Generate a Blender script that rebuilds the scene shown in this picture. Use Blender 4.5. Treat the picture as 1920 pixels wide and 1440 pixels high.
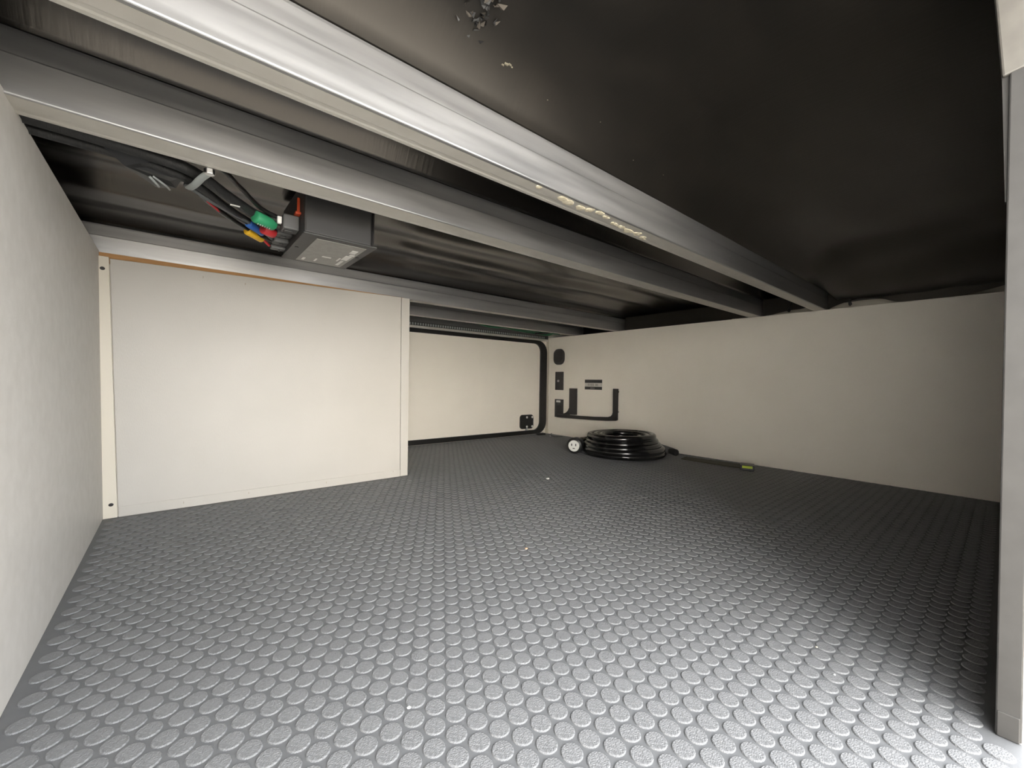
import bpy, bmesh, math, random
import numpy as np
from mathutils import Matrix, Vector, noise

# ------------------------------------------------------------------ reset
for o in list(bpy.data.objects): bpy.data.objects.remove(o)
scene = bpy.context.scene
C = scene.collection
random.seed(7)

# ------------------------------------------------------------------ camera
F_PX = 764.17
cam_d = bpy.data.cameras.new('camera')
cam_d.sensor_width = 36.0
cam_d.lens = 36.0 * F_PX / 1920.0
cam_d.clip_start = 0.002
cam = bpy.data.objects.new('camera', cam_d)
C.objects.link(cam)
RV = Vector((0.77108707, -0.6365592, 0.01473463))
UV_ = Vector((-0.00748042, 0.01408307, 0.99987285))
FV = Vector((0.63668577, 0.77109925, -0.00609754))
CAM = Vector((0, 0, 0.38))
cam.matrix_world = Matrix(((RV.x, UV_.x, -FV.x, CAM.x), (RV.y, UV_.y, -FV.y, CAM.y),
                           (RV.z, UV_.z, -FV.z, CAM.z), (0, 0, 0, 1)))
scene.camera = cam

# ------------------------------------------------------------------ daylight: sky and sun
world = bpy.data.worlds.new('sky'); scene.world = world
world.use_nodes = True
bg = world.node_tree.nodes['Background']
bg.inputs['Color'].default_value = (0.97, 0.985, 1.0, 1)
bg.inputs['Strength'].default_value = 12.0
# the sun stands behind the trailer: the hatch lies in its shade and faces an added white wall that bounces sunlight in
sun_d = bpy.data.lights.new('sun', 'SUN'); sun_d.energy = 90.0; sun_d.angle = math.radians(.6); sun_d.color = (1.0, .965, .91)
sun = bpy.data.objects.new('sun', sun_d); C.objects.link(sun)
sun.rotation_euler = Vector((-.38, -.66, -.65)).to_track_quat('-Z', 'Y').to_euler()
vs = scene.view_settings
vs.view_transform = 'Standard'; vs.look = 'None'; vs.gamma = 1.0; vs.use_curve_mapping = False
vs.exposure = -0.03

# ------------------------------------------------------------------ material helpers
MATS = {}
def mat(name, col, rough=.5, metal=0., var=None, var_scale=20, stretch=(1, 1, 1), bump=0., bump_scale=200,
        bump_stretch=(1, 1, 1), spec=.5, rough_var=0., coat=0., detail=4):
    m = bpy.data.materials.new(name); m.use_nodes = True
    nt = m.node_tree; N = nt.nodes; L = nt.links
    b = N['Principled BSDF']
    b.inputs['Base Color'].default_value = (*col, 1)
    b.inputs['Roughness'].default_value = rough
    b.inputs['Metallic'].default_value = metal
    b.inputs['Specular IOR Level'].default_value = spec
    b.inputs['Coat Weight'].default_value = coat
    tc = N.new('ShaderNodeTexCoord')
    def nz(scale, st, det=4):
        mp = N.new('ShaderNodeMapping'); mp.inputs['Scale'].default_value = st
        L.new(tc.outputs['Object'], mp.inputs['Vector'])
        n = N.new('ShaderNodeTexNoise'); n.inputs['Scale'].default_value = scale; n.inputs['Detail'].default_value = det
        L.new(mp.outputs['Vector'], n.inputs['Vector']); return n
    if var is not None:
        n = nz(var_scale, stretch, detail)
        r = N.new('ShaderNodeValToRGB')
        r.color_ramp.elements[0].position = .3; r.color_ramp.elements[1].position = .7
        r.color_ramp.elements[0].color = (*col, 1); r.color_ramp.elements[1].color = (*var, 1)
        L.new(n.outputs['Fac'], r.inputs['Fac']); L.new(r.outputs['Color'], b.inputs['Base Color'])
    if rough_var:
        n = nz(var_scale, stretch, detail)
        mr = N.new('ShaderNodeMapRange')
        mr.inputs['From Min'].default_value = .3; mr.inputs['From Max'].default_value = .7
        mr.inputs['To Min'].default_value = max(.03, rough - rough_var); mr.inputs['To Max'].default_value = min(1, rough + rough_var)
        L.new(n.outputs['Fac'], mr.inputs['Value']); L.new(mr.outputs['Result'], b.inputs['Roughness'])
    if bump:
        n = nz(bump_scale, bump_stretch, 3)
        bp = N.new('ShaderNodeBump'); bp.inputs['Strength'].default_value = bump; bp.inputs['Distance'].default_value = .002
        L.new(n.outputs['Fac'], bp.inputs['Height']); L.new(bp.outputs['Normal'], b.inputs['Normal'])
    MATS[name] = m
    return m

mat('wall_vinyl', (.84, .785, .69), .5, var=(.87, .815, .72), var_scale=6, bump=.12, bump_scale=420, bump_stretch=(1, 1, .35))
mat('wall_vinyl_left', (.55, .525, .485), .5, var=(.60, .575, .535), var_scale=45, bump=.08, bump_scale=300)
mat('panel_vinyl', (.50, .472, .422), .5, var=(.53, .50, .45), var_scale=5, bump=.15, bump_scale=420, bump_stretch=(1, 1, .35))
mat('trim_cream', (.66, .605, .50), .45, bump=.03, bump_scale=200)
mat('seam', (.36, .30, .22), .7)
mat('raw_ply', (.50, .27, .11), .8, var=(.42, .22, .09), var_scale=30, stretch=(1, 6, 6))
mat('rubber', (.122, .125, .129), .6, var=(.135, .138, .142), var_scale=60, bump=.12, bump_scale=900, spec=.45)
mat('rubber_coin', (.155, .158, .162), .56, var=(.205, .208, .213), var_scale=420, rough_var=.12, bump=.8, bump_scale=620, spec=.45, detail=5)
mat('aluminium', (.33, .327, .324), .42, .8, var=(.43, .425, .42), var_scale=9, stretch=(.35, 6, 6), rough_var=.08, bump=.05, bump_scale=160, bump_stretch=(.03, 1, 1))
mat('aluminium_light', (.54, .515, .465), .5, .4, var=(.59, .565, .515), var_scale=30)
mat('jamb_grey', (.046, .0445, .0425), .5, .2, var=(.058, .0565, .054), var_scale=30)
mat('sheet', (.005, .0047, .0043), .42, spec=.62, var=(.012, .0105, .009), var_scale=7, stretch=(1, 2, 2), bump=.10, bump_scale=30, bump_stretch=(5, .35, .35))
mat('sheet_glossy', (.006, .0055, .005), .25, spec=.85, bump=.10, bump_scale=30, bump_stretch=(5, .35, .35))
mat('black_plastic', (.014, .014, .014), .38, bump=.05, bump_scale=500)
mat('black_satin', (.012, .011, .011), .3)
mat('black_gloss', (.008, .008, .008), .16, spec=.6)
mat('rubber_seal', (.008, .008, .008), .45)
mat('charcoal_plastic', (.035, .034, .033), .5, bump=.1, bump_scale=700)
mat('grey_plastic', (.10, .10, .098), .5)
mat('label_grey', (.24, .23, .21), .45, var=(.30, .29, .26), var_scale=60)
mat('white_mark', (.75, .74, .70), .6)
mat('white_plastic', (.72, .72, .68), .4)
mat('steel', (.62, .62, .62), .3, 1.)
mat('clip_rubber', (.30, .32, .31), .5)
mat('tag_green', (.03, .27, .12), .5)
mat('tag_blue', (.02, .10, .36), .5)
mat('tag_red', (.50, .03, .035), .5)
mat('tag_yellow', (.72, .42, .02), .5)
mat('fuse_orange', (.55, .07, .02), .5)
mat('wire_green', (.02, .14, .06), .4)
mat('wire_loom', (.016, .016, .016), .55, bump=.6, bump_scale=300, bump_stretch=(3, .3, .3))
mat('wire_grey', (.09, .095, .095), .5)
mat('olive_web', (.045, .042, .02), .7, bump=.3, bump_scale=600)
mat('lime', (.50, .62, .03), .5)
mat('glue', (.60, .53, .38), .7, var=(.78, .71, .55), var_scale=200, bump=.5, bump_scale=300)
mat('glue_dull', (.20, .18, .13), .7, var=(.26, .235, .17), var_scale=200)
mat('chip_white', (.93, .93, .91), .6)
mat('chip_orange', (.72, .42, .26), .7)
mat('screw_dark', (.03, .028, .026), .4, .6)
mat('concrete', (.22, .205, .18), .9, var=(.25, .235, .21), var_scale=2, bump=.2, bump_scale=60)
mat('gelcoat', (.74, .73, .71), .35)
mat('gelcoat_dark', (.03, .03, .032), .35)
mat('tape_clear', (.12, .114, .104), .3, var=(.15, .143, .13), var_scale=40, bump=.3, bump_scale=60, bump_stretch=(1, 1, .3))
mat('dust', (.085, .073, .06), .9)
mat('scrap_grey', (.06, .06, .06), .7)

for _n in ('sheet', 'sheet_glossy'):
    MATS[_n].node_tree.nodes['Principled BSDF'].inputs['Specular Tint'].default_value = (1, .92, .82, 1)

# ------------------------------------------------------------------ object helpers
WLOC = {}
def link_mesh(name, verts, faces, m, parent=None, smooth=False, base=None, bev=0., segs=2):
    v = np.asarray(verts, float)
    if parent is not None: off = np.array(WLOC[parent.name])
    elif base is not None: off = np.array(base, float)
    else: off = np.array([(v[:, 0].min() + v[:, 0].max()) / 2, (v[:, 1].min() + v[:, 1].max()) / 2, v[:, 2].min()])
    me = bpy.data.meshes.new(name)
    me.from_pydata((v - off).tolist(), [], [list(f) for f in faces])
    bm = bmesh.new(); bm.from_mesh(me)
    bmesh.ops.recalc_face_normals(bm, faces=bm.faces)
    if bev:
        es = [e for e in bm.edges if len(e.link_faces) == 2 and e.calc_face_angle(0) > .5]
        bmesh.ops.bevel(bm, geom=es, offset=bev, segments=segs, affect='EDGES', profile=.5, clamp_overlap=True)
    bm.to_mesh(me); bm.free()
    me.materials.append(MATS[m])
    if smooth:
        for p in me.polygons: p.use_smooth = True
    o = bpy.data.objects.new(name, me); C.objects.link(o)
    if parent is not None:
        o.parent = parent
        WLOC[o.name] = tuple(off)
    else:
        o.location = off.tolist(); WLOC[o.name] = tuple(off)
    return o

def empty(name, loc):
    o = bpy.data.objects.new(name, None); C.objects.link(o)
    o.location = loc; WLOC[o.name] = tuple(loc); o.empty_display_size = .05
    return o
def tag(o, label, cat, group=None):
    o['label'] = label; o['category'] = cat
    if group: o['group'] = group
    return o
def struct(o, label=None, cat=None):
    o['kind'] = 'structure'
    if label: o['label'] = label
    if cat: o['category'] = cat
    return o

BOXF = [(0, 1, 2, 3), (7, 6, 5, 4), (0, 4, 5, 1), (1, 5, 6, 2), (2, 6, 7, 3), (3, 7, 4, 0)]
def boxv(lo, hi):
    (a, b, c), (d, e, f) = lo, hi
    return [(a, b, c), (d, b, c), (d, e, c), (a, e, c), (a, b, f), (d, b, f), (d, e, f), (a, e, f)]
def box(name, lo, hi, m, parent=None, bev=0., **k):
    return link_mesh(name, boxv(lo, hi), BOXF, m, parent, bev=bev, **k)
def boxes(name, lst, m, parent=None, **k):
    V = []; Fc = []
    for lo, hi in lst:
        n = len(V); V += boxv(lo, hi); Fc += [tuple(i + n for i in f) for f in BOXF]
    return link_mesh(name, V, Fc, m, parent, **k)
def hexa(name, v8, m, parent=None, bev=0., **k):
    return link_mesh(name, v8, BOXF, m, parent, bev=bev, **k)
def prism(name, poly, axis, a, b, m, parent=None, bev=0., smooth=False, **k):
    """poly: 2-D outline in the two other axes (order of axes xyz without `axis`)"""
    n = len(poly); V = []
    for t in (a, b):
        for p in poly:
            q = list(p); q.insert(axis, t); V.append(tuple(q))
    Fc = [tuple(range(n)), tuple(range(2 * n - 1, n - 1, -1))]
    Fc += [(i, (i + 1) % n, (i + 1) % n + n, i + n) for i in range(n)]
    return link_mesh(name, V, Fc, m, parent, bev=bev, smooth=smooth, **k)
def rrect(x0, x1, y0, y1, r, n=6):
    P = []
    for cx, cy, a0 in ((x1 - r, y1 - r, 0), (x0 + r, y1 - r, 90), (x0 + r, y0 + r, 180), (x1 - r, y0 + r, 270)):
        for i in range(n + 1):
            a = math.radians(a0 + 90 * i / n); P.append((cx + r * math.cos(a), cy + r * math.sin(a)))
    return P
def ring(name, outer, inner, axis, a, b, m, parent=None):
    n = len(outer); V = []
    for t in (a, b):
        for poly in (outer, inner):
            for p in poly:
                q = list(p); q.insert(axis, t); V.append(tuple(q))
    Fc = []
    for i in range(n):
        j = (i + 1) % n
        Fc += [(i, j, n + j, n + i), (2 * n + i, 3 * n + i, 3 * n + j, 2 * n + j),
               (i, 2 * n + i, 2 * n + j, j), (n + i, n + j, 3 * n + j, 3 * n + i)]
    return link_mesh(name, V, Fc, m, parent)
def catmull(P, n=8):
    P = [np.array(p, float) for p in P]
    Q = [2 * P[0] - P[1]] + P + [2 * P[-1] - P[-2]]
    out = []
    for i in range(1, len(Q) - 2):
        for k in range(n):
            t = k / n
            out.append(.5 * (2 * Q[i] + (Q[i + 1] - Q[i - 1]) * t + (2 * Q[i - 1] - 5 * Q[i] + 4 * Q[i + 1] - Q[i + 2]) * t * t
                             + (3 * Q[i] - Q[i - 1] - 3 * Q[i + 1] + Q[i + 2]) * t ** 3))
    out.append(P[-1]); return out
def tubegeo(P, r, sides=8, flat=1.):
    P = [np.array(p, float) for p in P]; n = len(P)
    rr = r if hasattr(r, '__len__') else [r] * n
    T = [P[min(i + 1, n - 1)] - P[max(i - 1, 0)] for i in range(n)]
    T = [t / (np.linalg.norm(t) + 1e-12) for t in T]
    up = np.array([0, 0, 1.]) if abs(T[0][2]) < .9 else np.array([1., 0, 0])
    u = np.cross(T[0], up); u /= np.linalg.norm(u)
    V = []; Fc = []
    for i in range(n):
        u = u - T[i] * (u @ T[i]); u /= np.linalg.norm(u); w = np.cross(T[i], u)
        for k in range(sides):
            a = 2 * math.pi * k / sides
            V.append(tuple(P[i] + rr[i] * (math.cos(a) * u + flat * math.sin(a) * w)))
    for i in range(n - 1):
        for k in range(sides):
            j = (k + 1) % sides
            Fc.append((i * sides + k, i * sides + j, (i + 1) * sides + j, (i + 1) * sides + k))
    Fc.append(tuple(range(sides - 1, -1, -1))); Fc.append(tuple((n - 1) * sides + k for k in range(sides)))
    return V, Fc
def tube(name, P, r, m, parent=None, sides=8, flat=1., smooth=True, **k):
    V, Fc = tubegeo(P, r, sides, flat)
    return link_mesh(name, V, Fc, m, parent, smooth=smooth, **k)
def blob(name, c, s, m, parent=None, seed=0, **k):
    bm = bmesh.new(); bmesh.ops.create_icosphere(bm, subdivisions=1, radius=1)
    rnd = random.Random(seed)
    V = [(c[0] + v.co.x * s[0] * rnd.uniform(.7, 1.2), c[1] + v.co.y * s[1] * rnd.uniform(.7, 1.2), c[2] + v.co.z * s[2] * rnd.uniform(.8, 1.1)) for v in bm.verts]
    Fc = [tuple(v.index for v in f.verts) for f in bm.faces]; bm.free()
    return link_mesh(name, V, Fc, m, parent, **k)

# ------------------------------------------------------------------ dimensions (metres)
XL, XR, YP, YF, XP = -.1505, 2.1277, 1.515, 2.1762, .716
ZB, ZT, HR = .705, .7825, .7042          # joist underside / top, right wall height
JX = .6976                               # right jamb of the hatch opening

# ------------------------------------------------------------------ outside
struct(box('ground', (-14, -16, -.75), (14, 10, -.62), 'concrete'))
# the trailer side carries on above, below and beside the hatch opening
fw = struct(boxes('wall_front', [((JX + .002, -.017, -.12), (4.2, -.0012, 2.5)), ((-4.6, -.017, -.12), (XL - .012, -.0012, 2.5)),
                                 ((XL - .012, -.017, .84), (JX + .002, -.0012, 2.5)), ((XL - .012, -.017, -.12), (JX + .002, -.0012, -.018))], 'gelcoat', base=(0, 0, -.12)))
box('light_absorber', (JX + .032, -.0011, 0), (2.42, -.0004, .84), 'black_plastic', fw)  # unseen dark lining, added to cut bounced light on the shaded floor
# unseen dark block, added on the left to close off the sky there
struct(box('wall_sky_block', (-13, -6.2, -.62), (-7, -.3, 7.5), 'gelcoat_dark', bev=.02))
struct(box('wall_bounce_left', (-6.9, -5.9, -.62), (-6.6, -.15, 1.9), 'gelcoat', bev=.02))  # unseen white wall, added to throw sunlight onto the right wall
struct(box('wall_bounce_opposite', (-7, -9, -.62), (-.3, -6.0, 3.6), 'gelcoat', bev=.03))  # unseen white block, added to send low sunlight through the hatch opening

# ------------------------------------------------------------------ floor with raised coins
floor = struct(box('floor', (-1.3, -.0165, -.017), (2.46, 2.30, 0), 'rubber', base=(0, 0, 0)))
A = .0268; ROW = A * math.sqrt(3) / 2; RC = .0117; HC = .0015
def coin_geo(n, full=True):
    V = []; Fc = []
    for r, z in ((RC, 0), (RC - .0003, HC * .65), (RC - .0011, HC)):
        V += [(r * math.cos(2 * math.pi * i / n), r * math.sin(2 * math.pi * i / n), z) for i in range(n)]
    for k in (0, 1):
        Fc += [(k * n + i, k * n + (i + 1) % n, (k + 1) * n + (i + 1) % n, (k + 1) * n + i) for i in range(n)]
    Fc.append(tuple(2 * n + i for i in range(n)))
    return V, Fc
cents = []
PX, PY = .316, .3239
for j in range(-15, 82):
    y = PY + j * ROW
    if y < -.004 or y > YF - .012: continue
    for i in range(-25, 80):
        x = PX + i * A + (A / 2 if j % 2 else 0)
        if x < XL + .016 or x > XR - .012: continue
        if y > YP - .012 and x < XP + .012: continue
        if y < .012 and x > JX - .012: continue
        cents.append((x, y))
def seen(x, y):
    d = Vector((x, y, 0)) - CAM; z = d.dot(FV)
    if z <= 0: return 0
    u = 960 + F_PX * d.dot(RV) / z; v = 720 - F_PX * d.dot(UV_) / z
    return 1 / z ** 3 if (-15 < u < 1935 and v < 1455) else 0
cents.sort(key=lambda c: -seen(*c))
V, Fc = coin_geo(24)
coin = link_mesh('coin', V, Fc, 'rubber_coin', base=(0, 0, 0))
cme = coin.data
for p in cme.polygons: p.use_smooth = len(p.vertices) == 4
for k, (x, y) in enumerate(cents[:300]):
    o = coin if k == 0 else coin.copy()
    if k: C.objects.link(o)
    o.parent = floor; o.location = (x, y, 0)
V16, F16 = coin_geo(18); n0 = len(V16); v16 = np.array(V16)
cc = np.array([(x, y, 0) for x, y in cents[300:]])
VV = (v16[None] + cc[:, None]).reshape(-1, 3)
FF = [tuple(i + n0 * k for i in f) for k in range(len(cc)) for f in F16]
me = bpy.data.meshes.new('coin_field'); me.from_pydata(VV.tolist(), [], FF); me.materials.append(MATS['rubber_coin'])
me.polygons.foreach_set('use_smooth', [len(f) == 4 for f in FF])
cf = bpy.data.objects.new('coin_field', me); C.objects.link(cf); cf.parent = floor; cf['kind'] = 'stuff'

# ------------------------------------------------------------------ walls
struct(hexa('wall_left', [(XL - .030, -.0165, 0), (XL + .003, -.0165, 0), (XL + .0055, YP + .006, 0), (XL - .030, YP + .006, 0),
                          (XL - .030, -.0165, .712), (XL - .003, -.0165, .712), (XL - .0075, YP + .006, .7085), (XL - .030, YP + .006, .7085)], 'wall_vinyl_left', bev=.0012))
wr = struct(box('wall_right', (XR, -.001, 0), (XR + .018, YF + .012, HR), 'wall_vinyl'))
wb = struct(box('wall_back', (-1.3, YF, 0), (2.46, YF + .03, .91), 'wall_vinyl'))
struct(box('wall_end_right', (2.43, -.001, 0), (2.46, YF, .91), 'gelcoat_dark'))
struct(box('wall_end_left', (-1.3, -.001, 0), (-1.27, YF, .91), 'gelcoat_dark'))

# the boxed-in partition with its face panel, corner strips and kick strip
pt = struct(empty('wall_center', ((XL + XP) / 2, YP, 0)))
box('core', (XL - .004, YP + .006, 0), (XP - .002, YF - .001, .676), 'wall_vinyl', pt)
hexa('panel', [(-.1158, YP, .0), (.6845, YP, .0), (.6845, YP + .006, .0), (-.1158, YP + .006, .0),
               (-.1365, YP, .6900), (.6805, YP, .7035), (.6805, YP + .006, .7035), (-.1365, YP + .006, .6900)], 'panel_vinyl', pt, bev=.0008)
hexa('corner_strip', [(-.1560, YP - .003, .0), (-.1172, YP - .003, .0), (-.1172, YP + .005, .0), (-.1560, YP + .005, .0),
                      (-.1700, YP - .003, .6935), (-.1382, YP - .003, .6935), (-.1382, YP + .005, .6935), (-.1700, YP + .005, .6935)], 'trim_cream', pt, bev=.001)
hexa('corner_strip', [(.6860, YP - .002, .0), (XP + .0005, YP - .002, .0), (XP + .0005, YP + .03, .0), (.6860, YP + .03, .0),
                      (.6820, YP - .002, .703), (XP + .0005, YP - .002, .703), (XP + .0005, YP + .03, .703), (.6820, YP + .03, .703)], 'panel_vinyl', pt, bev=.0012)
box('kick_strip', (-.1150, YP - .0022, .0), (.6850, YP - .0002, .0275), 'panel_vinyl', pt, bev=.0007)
box('plywood_edge', (XL - .01, YP + .0062, .6762), (XP - .02, YP + .018, .7048), 'raw_ply', pt)
for (sx, sz) in ((-.1500, .661), (-.1300, .036)):
    sc = prism('screw', [(sx + .0052 * math.cos(a * math.pi / 6), sz + .0044 * math.sin(a * math.pi / 6)) for a in range(12)], 1, YP - .0048, YP - .002, 'screw_dark', pt, bev=.0008)
for k, (sx, sz) in enumerate(((.06, .672), (.165, .669), (.02, .012), (.18, .014), (.41, .013), (.655, .02))):
    box('staple', (sx, YP - .0026, sz), (sx + .0013, YP - .0001, sz + .006), 'seam', pt)

# ------------------------------------------------------------------ far hatch door
dr = struct(empty('door_1', (1.42, YF - .01, 0)))
DX0, DX1 = .735, 2.108
prism('door_panel', rrect(DX0 + .02, DX1 - .03, .02, .662, .045), 1, YF - .010, YF - .001, 'wall_vinyl', dr)
ring('rubber_seal', rrect(DX0, DX1, .006, .678, .085), rrect(DX0 + .05, 2.049, .034, .655, .058), 1, YF - .024, YF - .0005, 'rubber_seal', dr)
lp = prism('latch_plate', rrect(1.862, 1.986, .046, .146, .022), 1, YF - .020, YF - .0095, 'black_plastic', dr, bev=.002)
for sx, sz in ((1.922, .128), (1.972, .128), (1.922, .062), (1.972, .062)):
    prism('screw', [(sx + .0080 * math.cos(a * math.pi / 4), sz + .0080 * math.sin(a * math.pi / 4)) for a in range(8)], 1, YF - .0235, YF - .0185, 'white_plastic', lp, bev=.001)
box('latch_tongue', (1.915, YF - .022, .030), (1.932, YF - .010, .052), 'steel', lp, bev=.002)
# header rail over the door with its perforated strip
tr = struct(empty('trim_2', (1.42, YF - .01, .68)))
box('rail', (.72, YF - .020, .6795), (XR - .002, YF - .0005, .694), 'aluminium_light', tr, bev=.002)
box('perforated_strip', (.72, YF - .016, .6942), (XR - .002, YF - .0005, .716), 'charcoal_plastic', tr)
box('header_board', (.72, YF - .014, .7165), (XR - .002, YF - .0006, .80), 'grey_plastic', tr)
L = []
x = .74
while x < 2.09:
    L.append(((x, YF - .0195, .6975), (x + .008, YF - .0155, .7105))); x += .0165
o = boxes('perforation', L, 'clip_rubber', tr); o['kind'] = 'stuff'
# pale vertical edging where the back and right walls meet
struct(box('trim_3', (XR - .006, YF - .030, 0), (XR - .0004, YF - .0005, .690), 'trim_cream', bev=.001))

# the near hatch door, folded right up on its top hinge
d2 = struct(empty('door_2', (.27, -.02, .80)))
hexa('door_panel', [(XL - .03, -.08, .87), (JX + .03, -.08, .87), (JX + .03, -.05, .87), (XL - .03, -.05, .87),
                    (XL - .03, -.08, 1.55), (JX + .03, -.08, 1.55), (JX + .03, -.05, 1.55), (XL - .03, -.05, 1.55)], 'gelcoat', d2, bev=.01)
box('hinge', (XL - .02, -.0495, .855), (JX + .02, -.0175, .875), 'aluminium', d2, bev=.003)
# ------------------------------------------------------------------ hatch jamb on the right
jb = struct(empty('trim_1', (JX, -.008, 0)))
box('post', (JX, -.0165, .001), (JX + .03, .0022, .735), 'jamb_grey', jb, bev=.0015)
box('foot', (JX - .001, -.0150, .0005), (JX + .026, .0012, .028), 'jamb_grey', jb, bev=.001)
hexa('corner_tape', [(JX - .0012, -.03, .728), (JX + .03, -.03, .728), (JX + .03, .0072, .722), (JX - .0012, .0072, .722),
                     (JX - .0012, -.03, .86), (JX + .03, -.03, .86), (JX + .03, .0170, .86), (JX - .0012, .0170, .86)], 'tape_clear', jb, bev=.002)
hexa('edge_strip', [(JX + .004, -.004, .585), (JX + .012, -.004, .585), (JX + .012, .0034, .585), (JX + .004, .0034, .585),
                    (JX + .004, -.004, .728), (JX + .012, -.004, .728), (JX + .012, .0075, .728), (JX + .004, .0075, .728)], 'jamb_grey', jb)

# ------------------------------------------------------------------ black sheet under the trailer floor
JY = [(.4898, .0440), (.7383, .0533), (1.5343, .045), (1.8789, .040)]   # near face, width of each joist
BAYS = [(-.40, .4898), (.5338, .7383), (.7916, 1.5343), (1.5793, 1.8789), (1.9189, 2.45)]
def sheet_z(x, y):
    for a, b in BAYS:
        if a <= y <= b:
            amp = .09 if b < .5 else (.065 if b < .8 else .020)
            k = .055 if b < .5 else (.034 if b < .8 else .03)
            e = (1 - math.exp(-(b - y) / k)) * (1 - math.exp(-(y - a) / .03))
            n = noise.noise(Vector((x * 1.5, y * 3.4, 3.1))) * .016 + noise.noise(Vector((x * 3.2 + y * 2, y * 7, 9.7))) * .006
            if .8 < b < 1.6: n = n * .5 + .0055 * math.sin(y * 27 + 1.2 * x + 4.0 * noise.noise(Vector((x * 1.3, y * 2.2, .4)))) + .004 * noise.noise(Vector((x * 2.2, y * 15, 5)))
            if b < .5:      # the sheet is pulled down towards the top of the right wall
                t = min(1., max(0., (x - (XR - .42)) / .42)); t = t * t * (3 - 2 * t)
                q = ZT + .0015 + max(0., amp * e + n * min(1, e * 1.6)) - .018 * math.exp(-((x - 1.75 - .3 * y) / .10) ** 2) * min(1, e * 2)
                return q * (1 - t) + (.738 + .012 * noise.noise(Vector((x * 5, y * 9, 2.)))) * t * min(1, e * 2.2) + q * t * (1 - min(1, e * 2.2))
            return ZT + .0015 + max(0., amp * e + n * min(1, e * 1.6))
    return ZT + .0012
ys = sorted(set([-.0005] + [round(v, 4) for v in np.linspace(.0, 2.17, 240)] + [v for ab in BAYS for v in ab if 0 < v < 2.17] + [YF - .001]))
xs = np.linspace(-1.26, 2.425, 200)
V = [(x, y, sheet_z(x, y)) for y in ys for x in xs]
nx = len(xs)
Fc = []
for j in range(len(ys) - 1):
    for i in range(nx - 1):
        Fc.append((j * nx + i, j * nx + i + 1, (j + 1) * nx + i + 1, (j + 1) * nx + i))
ce = struct(link_mesh('ceiling', V, Fc, 'sheet', smooth=True, base=(.6, 1.1, ZT)))
ce.data.materials.append(MATS['sheet_glossy'])      # glossier copy of the sheet, so bays behind the first joist reflect more
for p_ in ce.data.polygons:
    if p_.center.y + 1.1 > .51: p_.material_index = 1
box('floor_deck', (-1.3, -.0005, .91), (2.46, YF + .03, .95), 'black_plastic', ce)
# torn scrap and smears of glue on the sheet
rnd = random.Random(3)
for k in range(44):
    x = .296 + rnd.gauss(0, .013); y = .424 + rnd.gauss(0, .017)
    z = sheet_z(x, y)
    a = rnd.uniform(0, 6.28); l = rnd.uniform(.003, .008); w = rnd.uniform(.0012, .003); h = rnd.uniform(.002, .008)
    ca, sa = math.cos(a), math.sin(a)
    Vv = [(x - ca * l, y - sa * l, z - .0006), (x + ca * l, y + sa * l, z - .0006), (x + ca * l * .4 - sa * w, y + sa * l * .4 + ca * w, z - h), (x - sa * w * 2, y + ca * w * 2, z - h * .4 - .001)]
    link_mesh('torn_scrap', Vv, [(0, 1, 2, 3), (0, 1, 3)], ('scrap_grey', 'dust', 'black_satin')[k % 3], ce)
for k, (x, y, s) in enumerate(((.357, .455, .0045), (.362, .4535, .004), (.352, .457, .003), (.3665, .4545, .002))):
    blob('glue_smear', (x, y, sheet_z(x, y) - .0006), (s, s * .6, .0012), 'glue_dull', ce, seed=k)
for k, (u, v) in enumerate(((.445, .462), (.56, .45), (.68, .465), (.78, .46), (.40, .34))):
    blob('glue_speck', (u, v, sheet_z(u, v) - .0003), (.0014, .0012, .0007), 'glue_dull', ce, seed=20 + k)
# the sheet is folded down over the top of the right wall, leaving a few pale gaps
FOLD = [[(.0, .728), (.05, .716), (.1, .7075), (.2, .706), (.27, .709), (.31, .7245), (.36, .734), (.40, .7345), (.44, .724), (.478, .709), (.486, .7065)],
        [(.538, .729), (.58, .7205), (.62, .7195), (.66, .714), (.70, .708), (.735, .706)],
        [(.795, .706), (.95, .7085), (1.1, .706), (1.3, .7068), (1.5, .706)]]
for pts in FOLD:
    P = catmull([(a, b, 0) for a, b in pts], 6)
    Vv = []
    for q in P:
        w = .004 * math.sin(q[0] * 37)
        Vv += [(XR + .006 + w * .3, q[0], q[1]), (XR + .009, q[0], .745), (XR + .0115, q[0], .784)]
    n = len(P)
    Fv = [(3 * i + k, 3 * i + k + 1, 3 * (i + 1) + k + 1, 3 * (i + 1) + k) for i in range(n - 1) for k in (0, 1)]
    link_mesh('sheet_fold', Vv, Fv, 'sheet', ce, smooth=True)
struct(box('trim_4', (XR + .075, .002, HR + .0012), (XR + .10, .90, .7815), 'trim_cream'))

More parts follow.
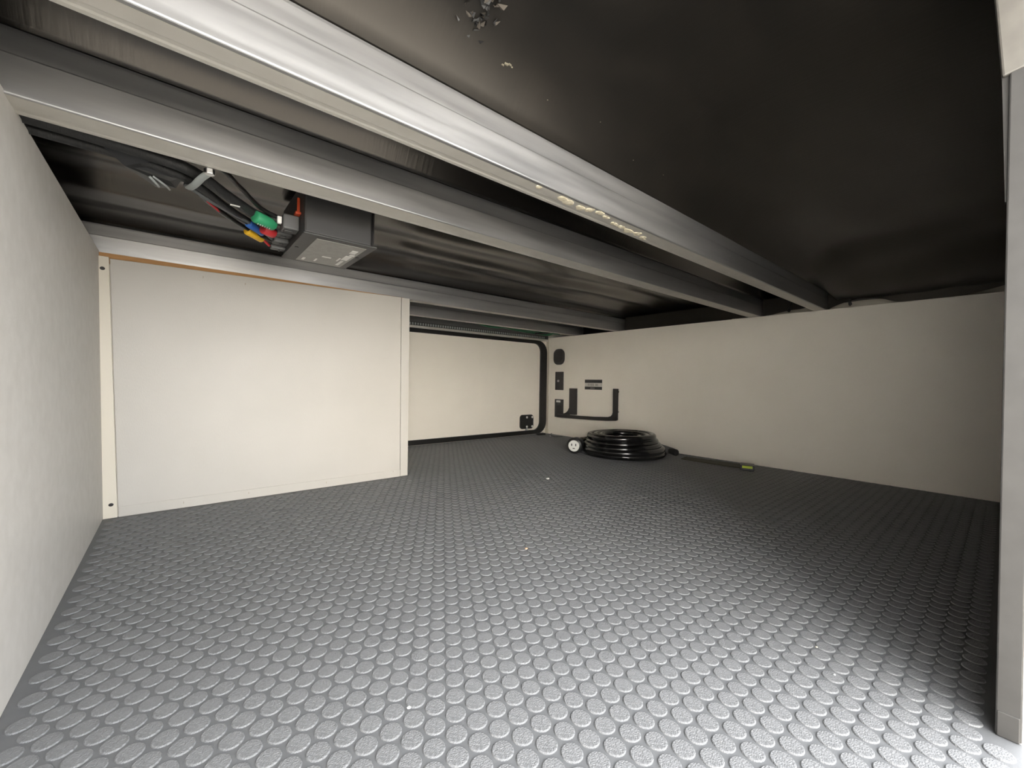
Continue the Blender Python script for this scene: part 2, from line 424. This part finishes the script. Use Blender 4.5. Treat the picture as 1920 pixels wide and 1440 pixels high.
# ------------------------------------------------------------------ aluminium joists
JL = ['brightest aluminium floor joist, nearest the camera, with dried glue smears underneath',
      'aluminium floor joist with bright lower edge, running just in front of the black control box',
      'aluminium floor joist resting on top of the cream partition panel',
      'dull aluminium floor joist close to the far hatch door, above its top edge']
for k, (y, w) in enumerate(JY):
    x0, x1 = (-1.2, 2.19) if k < 2 else (-1.2, 2.19)
    zb = ZB if k != 2 else ZB + .0002
    j = empty('ceiling_joist', ((x0 + x1) / 2, y + w / 2, zb))
    tag(j, JL[k], 'joist', 'aluminium joists under the trailer floor')
    t = .0022; zt = ZT - .0002; zm = zb + .047
    ln = (.0, .0026, .0046, .0024)[k]              # lower half of the face leans back a little
    web = [(y + ln, zb + .0022), (y + ln + .0003, zb + .0008), (y + ln + .0012, zb), (y + .0055, zb), (y + .0058, zb + .002), (y + .0030, zm), (y + .0042, zt - .004),
           (y + .0042, zt), (y + .0016, zt), (y + .0010, zt - .004), (y + .0008, zm + .0005), (y, zm - .0015)]
    prism('web', web, 0, x0, x1, 'aluminium', j)
    fl = [(y + .006, zb + .0001), (y + w * .62, zb + .0001), (y + w * .66, zb + .0009), (y + w - .009, zb + .0009), (y + w - .006, zb + .0001),
          (y + w, zb + .0002), (y + w, zb + .005), (y + .006, zb + .005)]
    prism('lower_flange', fl, 0, x0, x1, 'aluminium_light', j)
    box('upper_flange', (x0, y + .0044, zt - .004), (x1, y + w, zt), 'aluminium', j)
    box('rear_web', (x0, y + w - .003, zb + .0052), (x1, y + w, zt - .0042), 'aluminium', j)
    if k == 0:
        for q, (gx, gy, sx, sy) in enumerate(((.525, .503, .013, .007), (.548, .508, .014, .008), (.575, .507, .016, .008), (.60, .505, .012, .007), (.625, .500, .010, .006),
                                              (.646, .502, .012, .004), (.69, .512, .012, .005), (.715, .515, .014, .006), (.745, .517, .018, .007), (.775, .514, .014, .008), (.80, .52, .016, .006), (.465, .4995, .007, .005))):
            rr = random.Random(q)
            for s in range(3):
                blob('glue_smear', (gx + rr.uniform(-.006, .006), gy + rr.uniform(-.003, .003), zb - .0004), (sx * rr.uniform(.5, 1.0), sy * rr.uniform(.9, 1.5), .0013), 'glue', j, seed=q * 5 + s)

# little black ties hanging at the top of the right wall
for k, (y, lab) in enumerate(((.6246, 'small black tie hanging over the right wall between the two bright joists'), (.4102, 'small black tie hanging over the right wall in the pale gap'))):
    t = empty('cable_tie', (XR - .004, y, HR)); tag(t, lab, 'cable tie', 'black ties above the right wall')
    blob('knot', (XR - .001, y, HR + .016), (.006, .008, .012), 'black_satin', t, seed=k)
    tube('tail', catmull([(XR - .001, y, HR + .024), (XR + .001, y - .004, HR + .036), (XR + .006, y - .007, HR + .050)], 4), .0035, 'black_satin', t, sides=6)

# ------------------------------------------------------------------ control box under the sheet, with its wiring
cb = empty('control_box', (.27, 1.0, .67)); tag(cb, 'black plastic control box with grey label hanging beneath the black sheet', 'control box')
bx0, bx1, by0, by1 = .197, .340, .893, 1.116
box('body', (bx0, by0 + .006, .6745), (bx1 - .006, by1 - .003, .7835), 'charcoal_plastic', cb, bev=.004)
box('cover_plate', (bx0 - .003, by0, .670), (bx1 + .003, by1, .6744), 'charcoal_plastic', cb, bev=.0015)
lb = box('label', (bx0 + .026, by0 + .018, .6692), (bx1 - .014, by1 - .012, .66995), 'label_grey', cb)
for k, (a, b, c, d) in enumerate(((.265, 1.03, .285, 1.037), (.258, 1.062, .262, 1.085), (.300, 1.02, .304, 1.05), (.305, .94, .318, .965), (.311, .975, .322, .985), (.306, .99, .320, 1.03), (.309, 1.04, .316, 1.085), (.232, 1.07, .238, 1.09))):
    box('print_mark', (a, b, .6686), (c, d, .66915), 'white_mark', lb)
for sx, sy in ((.204, 1.0), (.332, .99)):
    prism('screw', [(sx + .004 * math.cos(a * math.pi / 4), sy + .004 * math.sin(a * math.pi / 4)) for a in range(8)], 2, .6685, .6699, 'screw_dark', cb)
box('end_ridge', (bx1 - .0058, by0 + .0065, .676), (bx1 - .001, by1 - .004, .783), 'black_satin', cb, bev=.001)
# connector sockets on its left side
for k, (y, z, sy, sz) in enumerate(((.955, .701, .034, .030), (1.015, .697, .026, .012), (1.055, .691, .030, .012), (1.085, .683, .020, .008))):
    c = box('connector', (.1662, y - sy / 2, z - sz / 2), (.1965, y + sy / 2, z + sz / 2), 'grey_plastic', cb, bev=.003)
    box('latch', (.170 + .004 * k, y - sy / 5, z - sz / 2 - .0025), (.186, y + sy / 5, z - sz / 2 - .0001), 'charcoal_plastic', c, bev=.001)
box('fuse_lever', (.190, .931, .722), (.1955, .936, .752), 'fuse_orange', cb, bev=.001)
box('fuse_base', (.186, .925, .7165), (.1965, .942, .7215), 'fuse_orange', cb, bev=.001)

wh = empty('wiring_harness', (.02, .86, .70)); tag(wh, 'bundle of black wires with coloured tags plugged into the control box', 'wires')
# runs: wall side -> clip -> connectors
def wire(name, pts, r, m, **k): return tube(name, catmull(pts, 8), r, m, wh, sides=8, **k)
wire('loom', [(-.42, .822, .722), (-.15, .818, .716), (-.03, .828, .714), (.022, .846, .712), (.075, .905, .707), (.125, .955, .704), (.1645, .957, .703)], .0095, 'wire_loom')
wire('loom', [(-.42, .856, .722), (-.155, .850, .714), (-.05, .853, .712), (.015, .872, .708), (.07, .945, .703), (.12, .998, .699), (.1645, 1.013, .697)], .0075, 'wire_loom')
wire('wire', [(.010, .880, .7025), (.045, .918, .698), (.085, .962, .698), (.118, .992, .696), (.150, 1.032, .694), (.1645, 1.050, .691)], .0035, 'wire_grey')
wire('wire', [(-.42, .80, .728), (-.10, .80, .726), (.04, .822, .724), (.085, .878, .722), (.125, .930, .712), (.1640, .950, .706)], .0040, 'black_satin')
wire('wire', [(.012, .878, .708), (.05, .948, .702), (.09, 1.00, .697), (.13, 1.04, .694), (.1640, 1.056, .690)], .0045, 'black_satin')
wire('wire', [(.020, .900, .706), (.050, .945, .7005), (.075, .985, .698), (.11, 1.03, .698), (.14, 1.058, .694), (.1640, 1.082, .684)], .0028, 'tag_red')
def sleeve(name, a, b, r, m):
    a = np.array(a); b = np.array(b); d = b - a
    s = tube(name, [a, a + d * .04, a + d * .96, b], [r * .85, r, r, r * .85], m, wh, sides=10)
    return s
g = sleeve('green_tag', (.117, .938, .695), (.153, .962, .694), .0120, 'tag_green')
for k in range(6):
    t = k / 6
    box('tag_mark', (.122 + .026 * t, .937 + .017 * t, .6822), (.1235 + .026 * t, .944 + .017 * t, .6828), 'white_mark', g)
sleeve('blue_tag', (.112, .988, .694), (.142, 1.022, .692), .0080, 'tag_blue')
sleeve('red_tag', (.138, .993, .692), (.161, 1.008, .691), .0105, 'tag_red')
sleeve('yellow_tag', (.114, 1.030, .692), (.146, 1.062, .690), .0085, 'tag_yellow')
box('white_tag', (.156, .940, .694), (.164, .948, .708), 'white_mark', wh, bev=.001)
box('wire_print', (.075, .908, .6965), (.090, .913, .6975), 'white_mark', wh)
pc = empty('cable_clip', (.03, .80, .70)); tag(pc, 'grey rubber cable clip bolted under the joist, holding the wires', 'clip')
tube('strap', catmull([(.040, .8005, .7025), (.030, .820, .697), (.022, .845, .693), (.0155, .870, .6945), (.0145, .881, .701)], 6), .0062, 'clip_rubber', pc, sides=8, flat=.55)
bl = prism('bolt', [(.0385 + .0075 * math.cos(a * math.pi / 3), .7975 + .0075 * math.sin(a * math.pi / 3)) for a in range(6)], 2, .6965, .7048, 'steel', pc, bev=.001)
fp = wh
fl_ = link_mesh('tape_flap', [(-.085, .835, .7125), (-.062, .8536, .698), (-.0275, .918, .699), (-.0018, .900, .699), (.005, .868, .7035), (-.03, .845, .7125),
                   (-.085, .8365, .7135), (-.062, .8551, .699), (-.0275, .9195, .700), (-.0018, .9015, .700), (.005, .8695, .7045), (-.03, .8465, .7135)],
          [(0, 1, 2, 3, 4, 5), (11, 10, 9, 8, 7, 6)] + [(i, (i + 1) % 6, (i + 1) % 6 + 6, i + 6) for i in range(6)], 'black_plastic', fp)
tube('tie_end', catmull([(-.030, .868, .698), (-.015, .885, .694), (-.010, .905, .696)], 4), .0016, 'clip_rubber', fl_, sides=6)
tube('tie_end', catmull([(-.034, .870, .697), (-.026, .885, .693), (-.024, .900, .695)], 4), .002, 'clip_rubber', fl_, sides=6)

# ------------------------------------------------------------------ wires above the far door
gw = empty('green_wires', (1.75, 2.07, .71)); tag(gw, 'tangle of green and black wires tucked above the far hatch door', 'wires')
for k, (pts, r, m) in enumerate((([(1.38, 2.06, .752), (1.45, 2.06, .729), (1.55, 2.065, .722), (1.68, 2.06, .732), (1.85, 2.07, .726), (2.02, 2.06, .730), (2.11, 2.03, .742)], .006, 'wire_green'),
                                 ([(1.42, 2.09, .748), (1.56, 2.085, .738), (1.72, 2.09, .728), (1.90, 2.085, .719), (2.04, 2.09, .716), (2.10, 2.06, .735)], .007, 'wire_green'),
                                 ([(1.55, 2.045, .742), (1.70, 2.05, .740), (1.86, 2.045, .729), (1.98, 2.045, .722), (2.10, 2.02, .722)], .0065, 'wire_green'),
                                 ([(1.40, 2.03, .756), (1.48, 2.03, .736), (1.58, 2.035, .735), (1.72, 2.03, .746), (1.9, 2.03, .742), (2.1, 2.0, .738)], .005, 'black_satin'),
                                 ([(1.90, 2.06, .712), (1.98, 2.03, .718), (2.05, 2.02, .735), (2.11, 2.0, .75)], .0055, 'black_satin'))):
    tube('wire', catmull(pts, 8), r, m, gw, sides=7)

# ------------------------------------------------------------------ fittings on the right wall
T = .0006
oc = empty('outlet_cover', (XR - .01, 2.041, .561)); tag(oc, 'rounded black outlet cover, topmost of the three fittings beside the far door', 'outlet')
P = rrect(1.990, 2.092, .505, .618, .040, 8)
prism('cover', P, 0, XR - .016, XR - T, 'charcoal_plastic', oc, bev=.005)
prism('lid', rrect(2.002, 2.080, .523, .606, .030, 6), 0, XR - .0185, XR - .0155, 'black_plastic', oc, bev=.001)
box('lid_tab', (XR - .021, 2.045, .560), (XR - .0183, 2.060, .572), 'black_satin', oc, bev=.001)
cp = empty('coax_plate', (XR - .006, 2.039, .389)); tag(cp, 'dark brown cable wall plate with metal socket, middle of the three fittings', 'wall plate')
box('plate', (XR - .007, 1.999, .324), (XR - T, 2.079, .455), 'charcoal_plastic', cp, bev=.0025)
so = prism('socket', [(2.043 + .008 * math.cos(a * math.pi / 4), .389 + .008 * math.sin(a * math.pi / 4)) for a in range(8)], 0, XR - .016, XR - .0068, 'steel', cp, bev=.001)
for z in (.345, .434):
    prism('screw', [(2.039 + .003 * math.cos(a * math.pi / 3), z + .003 * math.sin(a * math.pi / 3)) for a in range(6)], 0, XR - .008, XR - .0068, 'screw_dark', cp)
sw = empty('switch_plate', (XR - .006, 2.038, .194)); tag(sw, 'black switch plate with white marking, lowest of the three fittings', 'switch')
pl = box('plate', (XR - .007, 1.996, .129), (XR - T, 2.080, .258), 'charcoal_plastic', sw, bev=.0025)
box('rocker', (XR - .010, 2.015, .150), (XR - .0068, 2.060, .215), 'black_plastic', sw, bev=.0015)
boxes('print_mark', [((XR - .0076, 2.022 + .0105 * k, .2355), (XR - .0069, 2.0315 + .0105 * k, .2495)) for k in range(4)], 'white_mark', sw)
for y in (2.035, 2.046):
    box('print_line', (XR - .0076, y, .219), (XR - .0069, y + .0025, .231), 'grey_plastic', sw)
hb = empty('cord_hanger', (XR - .02, 1.80, .14)); tag(hb, 'black metal strap bracket shaped like a square U on right wall', 'bracket')
box('upright', (XR - .020, 1.869, .158), (XR - .0008, 1.928, .339), 'black_satin', hb, bev=.0015)
P = [(1.9275, .205), (1.9275, .150), (2.000, .148), (1.985, .159), (1.962, .166), (1.942, .180)]
prism('gusset', P, 0, XR - .020, XR - .010, 'black_satin', hb, bev=.0008)
P = [(1.552, .345), (1.552, .196), (1.557, .182), (1.568, .172), (1.59, .166), (1.70, .1595), (1.84, .1555), (2.034, .1535),
     (2.034, .130), (1.84, .1335), (1.70, .1365), (1.60, .1405), (1.53, .1465), (1.517, .152), (1.517, .345)]
prism('bar', P, 0, XR - .034, XR - .022, 'black_satin', hb, bev=.002)
for y, z in ((1.535, .325), (1.535, .2)):
    prism('standoff', [(y + .006 * math.cos(a * math.pi / 4), z + .006 * math.sin(a * math.pi / 4)) for a in range(8)], 0, XR - .0225, XR - .0006, 'black_satin', hb)
st = empty('wall_sticker', (XR - .001, 1.7325, .336)); tag(st, 'white sticker with black bands stuck on wall above the U bracket', 'sticker')
box('paper', (XR - .0012, 1.661, .3335), (XR - .0003, 1.8044, .4005), 'wall_vinyl_left', st)
box('band', (XR - .0019, 1.661, .3785), (XR - .00125, 1.8044, .3995), 'charcoal_plastic', st)
box('band', (XR - .0019, 1.661, .3345), (XR - .00125, 1.8044, .3535), 'charcoal_plastic', st)
boxes('print_mark', [((XR - .0018, y, .3585), (XR - .00126, y + .005, .3735)) for y in (1.695, 1.703, 1.711, 1.729, 1.738, 1.747, 1.756, 1.766, 1.774)], 'label_grey', st)
boxes('print_mark', [((XR - .0024, 1.722 + .009 * k, .3405), (XR - .00195, 1.728 + .009 * k, .3475)) for k in range(4)], 'label_grey', st)

# ------------------------------------------------------------------ coiled shore-power cord
CX, CY = 1.822, 1.283
pcd = empty('power_cord', (CX, CY, 0)); tag(pcd, 'thick glossy black power cord coiled on the floor, with white-faced plug', 'power cord')
RT = .0165
pts = []
N = 360
turns = [(.186, .0185), (.197, .026), (.193, .044), (.178, .062), (.165, .080), (.152, .098), (.124, .100), (.098, .088)]
for k in range(int(len(turns) - 1) * 40 + 1):
    t = k / 40; i = min(int(t), len(turns) - 2); f = t - i; f = f * f * (3 - 2 * f)
    r = turns[i][0] * (1 - f) + turns[i + 1][0] * f; z = turns[i][1] * (1 - f) + turns[i + 1][1] * f
    a = 2 * math.pi * t + math.radians(-20)
    ox = .006 * math.sin(t * 2.1); oy = .006 * math.cos(t * 1.7)
    pts.append((CX + ox + r * math.cos(a), CY + oy + r * math.sin(a), z + HC))
tube('cord', pts, RT, 'black_gloss', pcd, sides=12)
# extra stacked loop strands
for k, (r, z, ph) in enumerate(((.196, .0185, 0), (.154, .0190, 1), (.160, .100, 2.6), (.146, .060, .5), (.116, .080, 1.2))):
    lp = [(CX + .010 * math.cos(ph) + r * math.cos(a), CY + .010 * math.sin(ph) + r * math.sin(a), z + HC + .002 + .004 * math.sin(a * (1 if z > .03 else 0) + ph) * (z > .03)) for a in np.linspace(0, 2 * math.pi, 61)]
    tube('cord_loop', lp, RT, 'black_gloss', pcd, sides=12)
# plug end towards the camera, on the left
pf = Vector((1.629, 1.450, .0445)); ax = Vector((-.90, -.43, -.04)).normalized()
def along(c, d, lst): return [tuple(c + d * s) for s in lst]
tube('plug_body', along(pf, ax, (-.12, -.115, -.075, -.06, -.004, .0)), [.020, .022, .025, .038, .0425, .040], 'black_plastic', pcd, sides=20)
face = tube('plug_face', along(pf, ax, (-.006, .0035, .005)), [.030, .030, .0285], 'white_plastic', pcd, sides=24, smooth=False)
s1 = ax.cross(Vector((0, 0, 1))).normalized(); s2 = s1.cross(ax).normalized()
for (u, v, w, h) in ((-.011, .006, .0025, .006), (.011, .006, .0025, .006), (0, -.013, .006, .002)):
    c = pf + ax * .0052 + s1 * u + s2 * v
    q = [c + s1 * (sx * w) + s2 * (sz * h) + ax * t for t in (-.001, .0006) for sx, sz in ((-1, -1), (1, -1), (1, 1), (-1, 1))]
    link_mesh('slot', [tuple(p) for p in q], BOXF, 'black_plastic', face)
tube('plug_tail', catmull([tuple(pf - ax * .115), tuple(pf - ax * .145 + Vector((0, 0, .006))), (1.795, 1.520, .054), (1.84, 1.505, .060), (1.875, 1.475, .066), (1.90, 1.455, .070)], 8), .0175, 'black_gloss', pcd, sides=12)
# other end pointing along the wall
tube('tail_grip', [(2.030, 1.215, .030), (2.045, 1.195, .030), (2.022, 1.135, .028), (2.018, 1.125, .028)], [.018, .021, .019, .016], 'grey_plastic', pcd, sides=12)
tube('tail_tip', [(2.0175, 1.124, .028), (2.015, 1.118, .028), (2.000, 1.080, .024), (1.998, 1.075, .024)], [.014, .018, .017, .013], 'black_plastic', pcd, sides=12)

# ------------------------------------------------------------------ webbing strap with a lime tab
sp = empty('webbing_strap', (1.98, .9, 0)); tag(sp, 'flat olive strap with black end and lime-green tab lying beside the cord', 'strap')
Z0 = HC
hexa('webbing', [(1.962, 1.035, Z0 + .0002), (2.04, 1.05, Z0 + .0002), (2.075, .755, Z0 + .0002), (1.975, .735, Z0 + .0002),
                 (1.962, 1.035, Z0 + .003), (2.04, 1.05, Z0 + .003), (2.075, .755, Z0 + .004), (1.975, .735, Z0 + .004)], 'olive_web', sp, bev=.0008)
hexa('end_block', [(1.935, .745, Z0 + .0002), (1.995, .768, Z0 + .0002), (2.013, .715, Z0 + .0002), (1.953, .694, Z0 + .0002),
                   (1.935, .745, .026), (1.995, .768, .026), (2.013, .715, .026), (1.953, .694, .026)], 'black_plastic', sp, bev=.003)
nb = Vector((-.943, -.333, 0)); e0 = Vector((1.935, .745, 0)); e1 = Vector((1.953, .694, 0))
q = [e0.lerp(e1, .14), e0.lerp(e1, .88)]
hexa('lime_tab', [tuple(p + nb * t + Vector((0, 0, z))) for z in (.0125, .0235) for p, t in ((q[0], .0002), (q[0], .0016), (q[1], .0016), (q[1], .0002))], 'lime', sp)

# small clip and wire end in the far corner of the floor
fc = empty('wire_clip', (2.05, 2.08, 0)); tag(fc, 'small black wire clip with a shiny end on floor at far corner', 'clip')
tube('wire', catmull([(2.115, 2.10, .006), (2.07, 2.06, .010), (2.03, 2.02, .008), (2.02, 1.97, .006), (2.06, 1.94, .006)], 6), .0035, 'grey_plastic', fc, sides=7)
box('clip_body', (1.985, 2.095, HC), (2.05, 2.125, .014), 'black_plastic', fc, bev=.003)
blob('shiny_end', (2.005, 2.005, .0065), (.007, .006, .004), 'steel', fc, seed=4)

# ------------------------------------------------------------------ crumbs on the floor
for k, (x, y, s, m, lab) in enumerate(((1.1164, 1.1258, .0095, 'chip_white', 'largest white crumb on the floor, before the coiled cord'),
                                       (.6144, .6843, .0042, 'chip_orange', 'tiny orange wood chip lying on the studded floor'),
                                       (.2103, .4323, .0028, 'chip_white', 'tiny white crumb on the floor nearest the left wall'),
                                       (.7184, .1689, .0022, 'glue', 'tiny pale yellow crumb on floor near the right jamb'),
                                       (.669, .1373, .0018, 'chip_white', 'tiny white crumb on floor close to the right jamb shadow'))):
    tag(blob('floor_crumb', (x, y, HC + s * .42), (s, s * .75, s * .42), m, seed=50 + k), lab, 'crumb', 'crumbs on the studded floor')
